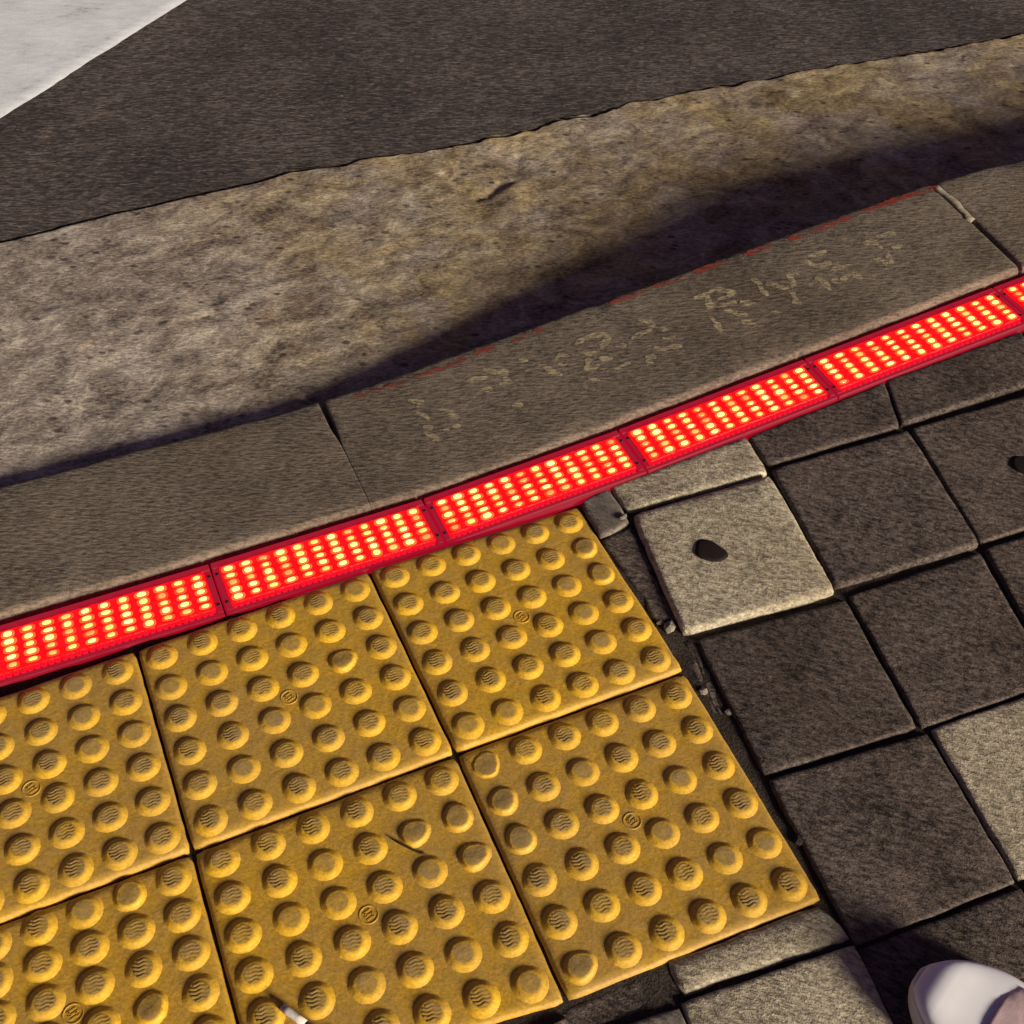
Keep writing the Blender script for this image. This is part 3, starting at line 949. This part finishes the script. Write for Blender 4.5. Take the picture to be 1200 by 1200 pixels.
LABELS = {2: 'red lit light bar cut by the left edge of the picture', 3: 'red lit light bar above the middle yellow tile column',
          4: 'red lit light bar meeting the corner of the yellow tiles', 5: 'red lit light bar above the pale paver with the dark spot',
          6: 'red lit light bar below the last kerb letters', 7: 'red lit light bar cut by the right edge of the picture'}
WB = 0.0455
for m in range(1, len(JX) - 1):
    a = Vector((JX[m], JY[m], h(JX[m], YL))); b = Vector((JX[m + 1], JY[m + 1], h(JX[m + 1], YL)))
    ln = (b - a).length
    root = empty('led_light_bar', a + Vector((0, 0, -0.002)))
    ex = (b - a).normalized(); ez = Vector((0, 0, 1)); ey = ez.cross(ex).normalized(); ez = ex.cross(ey)
    root.rotation_euler = Matrix((ex, ey, ez)).transposed().to_euler()
    tag(root, LABELS.get(m, 'red lit light bar outside the picture on the left' if m < 2 else 'red lit light bar outside the picture on the right'), 'light bar', 'red light bars set along the kerb')
    # housing: tray with four rims
    bm = bmesh.new()
    g = 0.0016
    box(bm, g, ln - g, -WB, WB, -0.05, -0.004)
    box(bm, g, ln - g, WB - 0.0105, WB, -0.006, 0.003, 0.0012)
    box(bm, g, ln - g, -WB, -WB + 0.006, -0.006, 0.0015, 0.0012)
    box(bm, g, 0.0095, -WB + 0.0062, WB - 0.0107, -0.006, 0.0022, 0.001)
    box(bm, ln - 0.0095, ln - g, -WB + 0.0062, WB - 0.0107, -0.006, 0.0022, 0.001)
    bm_obj('housing', bm, M['housing'], root)
    # lens: raised red cover with a bevelled skirt
    bm = bmesh.new()
    box(bm, 0.0105, ln - 0.0105, -WB + 0.0125, WB - 0.0118, -0.0045, 0.0045, 0.0022)
    lens = bm_obj('lens', bm, M['lens'], root)
    # ribbed front edge between lens and paving
    bm = bmesh.new()
    nr = 34
    for k in range(nr):
        x = 0.011 + (ln - 0.022) * k / nr
        box(bm, x, x + (ln - 0.022) / nr * 0.55, -WB + 0.0064, -WB + 0.0116, -0.0046, 0.0026)
    bm_obj('ribbed_edge', bm, M['rib'], root)
    for sx_ in (0.0055, ln - 0.0055):
        for sy_ in (-0.026, 0.024):
            bm = bmesh.new()
            bmesh.ops.create_cone(bm, cap_ends=True, segments=10, radius1=0.0026, radius2=0.0022, depth=0.0012, matrix=Matrix.Translation((sx_, sy_, 0.0027)))
            bm_obj('screw', bm, M['rubber'], root)
    # diodes
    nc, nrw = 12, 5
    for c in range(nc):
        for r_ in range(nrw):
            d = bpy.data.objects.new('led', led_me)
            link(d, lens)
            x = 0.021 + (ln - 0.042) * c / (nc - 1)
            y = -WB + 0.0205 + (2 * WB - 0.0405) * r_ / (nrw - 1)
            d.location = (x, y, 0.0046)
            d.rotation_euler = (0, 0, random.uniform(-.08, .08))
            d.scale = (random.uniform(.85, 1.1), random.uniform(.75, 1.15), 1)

# ------------------------------------------------------------------ small things
# gum spots
def gum(px, py, rx, ry, ang, label, dz):
    c = onh(px, py, dz) + Vector((0, 0, 0.0007))
    n = 26
    verts = [(c.x, c.y, c.z + 0.0013)]
    for k, (s, z) in enumerate(((0.75, 0.0012), (0.97, 0.0005), (1.0, -0.001))):
        for i in range(n):
            a = 2 * math.pi * i / n
            q = 1 + 0.05 * math.sin(3 * a + 1) + 0.03 * math.sin(5 * a)
            x, y = rx * s * q * math.cos(a), ry * s * q * math.sin(a)
            verts.append((c.x + x * math.cos(ang) - y * math.sin(ang), c.y + x * math.sin(ang) + y * math.cos(ang), c.z + z))
    faces = [(0, 1 + i, 1 + (i + 1) % n) for i in range(n)]
    for k in range(2):
        for i in range(n):
            a, b = 1 + k * n + i, 1 + k * n + (i + 1) % n
            faces.append((a, a + n, b + n, b))
    o = fix_normals(mesh_obj('gum_spot', verts, faces, M['gum'], smooth=True))
    tag(o, label, 'gum spot')
    return o


gum(834, 645, 0.0235, 0.0195, -0.9, 'round black flattened gum spot on the pale paver', 0.006)
gum(1204, 545, 0.020, 0.022, 0.3, 'black gum spot on a dark paver at the right edge', 0.001)


def tube_obj(name, pts, rads, mat, parent=None, seg=10):
    verts, faces = [], []
    for i, p in enumerate(pts):
        t = (pts[min(i + 1, len(pts) - 1)] - pts[max(i - 1, 0)]).normalized()
        s = t.cross(Vector((0, 0, 1))).normalized(); u_ = s.cross(t)
        for k in range(seg):
            a = 2 * math.pi * k / seg
            verts.append(p + (s * math.cos(a) + u_ * math.sin(a)) * rads[i])
    for i in range(len(pts) - 1):
        for k in range(seg):
            a, b = i * seg + k, i * seg + (k + 1) % seg
            faces.append((a, b, b + seg, a + seg))
    faces += [tuple(range(seg)), tuple((len(pts) - 1) * seg + k for k in range(seg))]
    return fix_normals(mesh_obj(name, verts, faces, mat, parent, True))


# cigarette end lying between the domes
ca, cb = at(331, 1180, 0.005), at(392, 1226, 0.005)
cig = empty('cigarette_end', (0, 0, 0))
tag(cig, 'white cigarette end lying between yellow domes at the bottom edge', 'cigarette end')
dcg = (cb - ca)
tube_obj('paper_tube', [ca, ca + dcg * 0.12, ca + dcg * 0.3, ca + dcg * 0.45], [0.0037, 0.0042, 0.0039, 0.0041], M['paper'], cig)
tube_obj('filter', [ca + dcg * 0.452, ca + dcg * 0.7, ca + dcg], [0.0041, 0.0042, 0.0041], M['filter'], cig)
tube_obj('burnt_end', [ca - dcg * 0.03, ca - dcg * 0.002], [0.0024, 0.0034], M['ash'], cig)

# twig on the tile
tw = [at(456, 981, 0.0018), at(468, 988, 0.003), at(480, 994, 0.0028), at(492, 1000, 0.002), at(500, 1001, 0.0018)]
o = tube_obj('twig', tw, [0.0006, 0.0012, 0.0014, 0.0012, 0.0006], M['twig'], None, 6)
tag(o, 'thin dark twig lying beside a dome on a yellow tile', 'twig')


def crumb(px, py, r, label, dz=0.0, mat='stone_bit'):
    c = onh(px, py, dz)
    bm = bmesh.new()
    bmesh.ops.create_icosphere(bm, subdivisions=1, radius=r)
    q = random.random() * 9
    for v_ in bm.verts:
        n_ = 1 + 0.25 * math.sin(v_.co.x / r * 2.3 + q) + 0.2 * math.sin(v_.co.y / r * 3.1 + q * 2)
        v_.co = Vector((v_.co.x * n_ * 1.25, v_.co.y * n_, v_.co.z * 0.42 * n_))
    o_ = bm_obj('stone_crumb', bm, M[mat], None)
    o_.location = c + Vector((0, 0, r * 0.3))
    o_.rotation_euler = (0, 0, q)
    tag(o_, label, 'stone crumb', 'stone crumbs beside the tactile tiles')
    return o_


crumb(784, 737, 0.0085, 'largest pale stone crumb between the tactile tile and the spotted paver', -0.006)
crumb(806, 743, 0.0045, 'pale stone crumb at the lower left corner of the spotted paver', -0.006)
crumb(772, 730, 0.0042, 'tiny pale crumb against the edge of the upper yellow tile', -0.006)
crumb(824, 811, 0.0050, 'flat pale crumb at the edge of the lower yellow tile', -0.006)
crumb(935, 985, 0.0055, 'dark brown crumb in the joint near the tile corner', -0.004, 'soil')
crumb(853, 836, 0.0046, 'brown crumb in the joint beside the large dark paver', -0.006, 'grey_paver')
crumb(730, 607, 0.0050, 'pale crumb on the broken grey paver piece', 0.003)

# loose grit in the joints: uncountable
verts, faces = [], []
lines = [[(681, 600), (803, 786), (967, 1054)], [(803, 745), (977, 697), (1147, 641), (1200, 622)], [(897, 911), (1088, 856), (1200, 814)], [(736, 598), (900, 553), (1055, 500), (1200, 458)],
         [(1002, 1109), (1200, 1036)], [(800, 1172), (1000, 1106)], [(900, 553), (980, 695)]]
for ln_ in lines:
    for (ax, ay_), (bx, by) in zip(ln_[:-1], ln_[1:]):
        cnt = int(math.hypot(bx - ax, by - ay_) / 3.0)
        for _ in range(cnt):
            t = random.random()
            c = onh(ax + (bx - ax) * t, ay_ + (by - ay_) * t, -0.010)
            c += Vector((random.gauss(0, .003), random.gauss(0, .003), random.uniform(-.001, .002)))
            r = random.uniform(.0007, .0022)
            b0 = len(verts)
            for k in range(4):
                a = k * math.pi / 2 + random.random()
                verts.append(c + Vector((r * math.cos(a) * random.uniform(.7, 1.4), r * math.sin(a), -r * .5)))
            verts.append(c + Vector((random.uniform(-.3, .3) * r, 0, r)))
            faces += [(b0 + k, b0 + (k + 1) % 4, b0 + 4) for k in range(4)]
gr = mesh_obj('joint_grit', verts, faces, M['dark_paver'])
tag(gr, 'loose sand and grit lying in the paver joints', 'grit', kind='stuff')

# ------------------------------------------------------------------ clog at the lower right corner
toe = at(1076, 1138, 0.035)
ax_h = Vector((0.42, -0.9, 0)).normalized()            # towards the heel
ax_s = Vector((-ax_h.y, ax_h.x, 0))                       # sideways
shoe = empty('shoe', (toe.x, toe.y, 0))
shoe.scale = (1.04, 1.04, 0.72)
tag(shoe, 'white rubber clog with a pale pink sock at the lower right corner', 'shoe')


def foot_ring(t, grow=0.0):
    """half widths (left, right) of the clog at distance t behind the toe tip"""
    L = 0.27
    u_ = min(1, max(0, t / L))
    front = math.sin(min(1, t / 0.075) * math.pi / 2) ** 0.55 if t > 0 else 0
    back = 1 if u_ < 0.8 else math.sqrt(max(0, 1 - ((u_ - 0.8) / 0.2) ** 2))
    waist = 1 - 0.16 * math.exp(-((u_ - 0.6) / 0.2) ** 2)
    wdt = 0.057 * front * back * waist
    return wdt + (grow if wdt > 0.001 else 0)


def shoe_part(name, ts, prof, mat, cz):
    """prof: list of (width factor, extra width, height as function of t)"""
    verts, faces = [], []
    m = len(prof)
    for t in ts:
        for wf, gw, zf in prof:
            w_ = foot_ring(t) * wf + gw
            p = ax_h * t + ax_s * (w_ + cz(t))
            verts.append((p.x, p.y, zf(t)))
    for i in range(len(ts) - 1):
        for j in range(m - 1):
            a = i * m + j
            faces.append((a, a + 1, a + m + 1, a + m))
    faces.append(tuple(range(m))); faces.append(tuple((len(ts) - 1) * m + j for j in range(m)))
    o_ = fix_normals(mesh_obj(name, verts, faces, mat, shoe, True))
    return o_


L = 0.27
curve = lambda t: 0.010 * math.sin(min(1, t / L) * math.pi)
ts = [0.0006, 0.002, 0.005, 0.009, 0.014, 0.02, 0.028, 0.037, 0.048, 0.06, 0.075, 0.09, 0.11, 0.13, 0.15, 0.17, 0.19, 0.21, 0.225, 0.24, 0.25, 0.259, 0.265, 0.2692]
spring = lambda t: 0.010 * max(0, 1 - t / 0.06) ** 2
zt = lambda t: 0.024 + spring(t)
shoe_part('sole', ts, [(-0.9, 0, lambda t: 0.002 + spring(t)), (-1.0, -0.001, lambda t: 0.006 + spring(t)), (-1.0, -0.0015, lambda t: 0.018 + spring(t)), (-1.0, 0.0, lambda t: 0.0225 + spring(t)), (-0.97, 0.002, zt), (-0.6, 0, zt),
                       (0.6, 0, zt), (0.97, -0.002, zt), (1.0, 0.0, lambda t: 0.0225 + spring(t)), (1.0, 0.0015, lambda t: 0.018 + spring(t)), (1.0, 0.001, lambda t: 0.006 + spring(t)), (0.9, 0, lambda t: 0.002 + spring(t))], M['sole'], curve)


def top_z(t):
    a = min(1.0, t / 0.028)
    return 0.022 + spring(t) + 0.030 * (math.sin(a * math.pi / 2) ** 0.6) 


tu = [0.004, 0.006, 0.01, 0.015, 0.022, 0.03, 0.04, 0.052, 0.062, 0.072, 0.082, 0.090]
prof = []
for k in range(15):
    a = math.pi * (1 - k / 14)
    cx, sz = math.cos(a), math.sin(a)
    cx = math.copysign(abs(cx) ** 0.65, cx) * 0.93
    prof.append((cx, 0.0, (lambda s: (lambda t: (zt(t) - 0.001) + (top_z(t) - zt(t)) * s ** 0.3))(sz)))
shoe_part('upper', tu, prof, M['clog'], curve)
# raised toe rand running round the front of the upper
verts, faces = [], []
for i in range(41):
    a = math.pi * i / 40
    t_ = 0.062 * (1 - math.sin(a)) + 0.001
    w_ = foot_ring(t_) * (0.96 if abs(math.cos(a)) > 0.02 else 0) * math.copysign(1, math.cos(a))
    p = ax_h * t_ + ax_s * (w_ + curve(t_))
    o_ = (p - ax_h * 0.07); o_.z = 0; o_.normalize()
    for dr, z_ in ((-0.001, 0.021), (0.001, 0.024), (0.001, 0.031), (-0.0008, 0.034), (-0.007, 0.035)):
        q = p + o_ * dr
        verts.append((q.x, q.y, z_ + spring(t_) * 0.6))
for i in range(40):
    for j in range(4):
        a = i * 5 + j
        faces.append((a, a + 1, a + 6, a + 5))
fix_normals(mesh_obj('toe_rand', verts, faces, M['sole'], shoe, True))
# heel strap of the clog
shoe_part('heel_cup', [0.20, 0.215, 0.23, 0.245, 0.256, 0.264], [(cx_, 0, (lambda s: (lambda t: 0.023 + 0.035 * s))(s_)) for cx_, s_ in ((-0.95, 0), (-0.97, .5), (-0.93, 1), (-0.8, 1.0), (-0.75, 0.1), (0.75, 0.1), (0.8, 1), (0.93, 1), (0.97, .5), (0.95, 0))], M['clog'], curve)
# sock / foot coming out of the clog
rings = [(0.070, 0.030, 0.030, 0.054), (0.074, 0.040, 0.030, 0.0535), (0.080, 0.045, 0.030, 0.0550), (0.108, 0.046, 0.030, 0.0555), (0.13, 0.042, 0.030, 0.0555), (0.16, 0.038, 0.030, 0.055), (0.19, 0.034, 0.03, 0.054), (0.22, 0.030, 0.03, 0.05), (0.24, 0.022, 0.03, 0.055)]
pts = []
verts, faces = [], []
seg = 18
for i, (t, w_, zlo, zhi) in enumerate(rings):
    tilt = 0
    for k in range(seg):
        a = 2 * math.pi * k / seg
        zc, hz = (zlo + zhi) / 2, (zhi - zlo) / 2
        back = 0.045 * tilt * -math.sin(a)
        p = ax_h * (t + back) + ax_s * (w_ * math.cos(a) + curve(t))
        sn = math.sin(a); verts.append((p.x, p.y, zc + hz * math.copysign(abs(sn) ** 0.5, sn)))
for i in range(len(rings) - 1):
    for k in range(seg):
        a, b = i * seg + k, i * seg + (k + 1) % seg
        faces.append((a, b, b + seg, a + seg))
faces += [tuple(range(seg)), tuple((len(rings) - 1) * seg + k for k in range(seg))]
fix_normals(mesh_obj('sock', verts, faces, M['sock'], shoe, True))
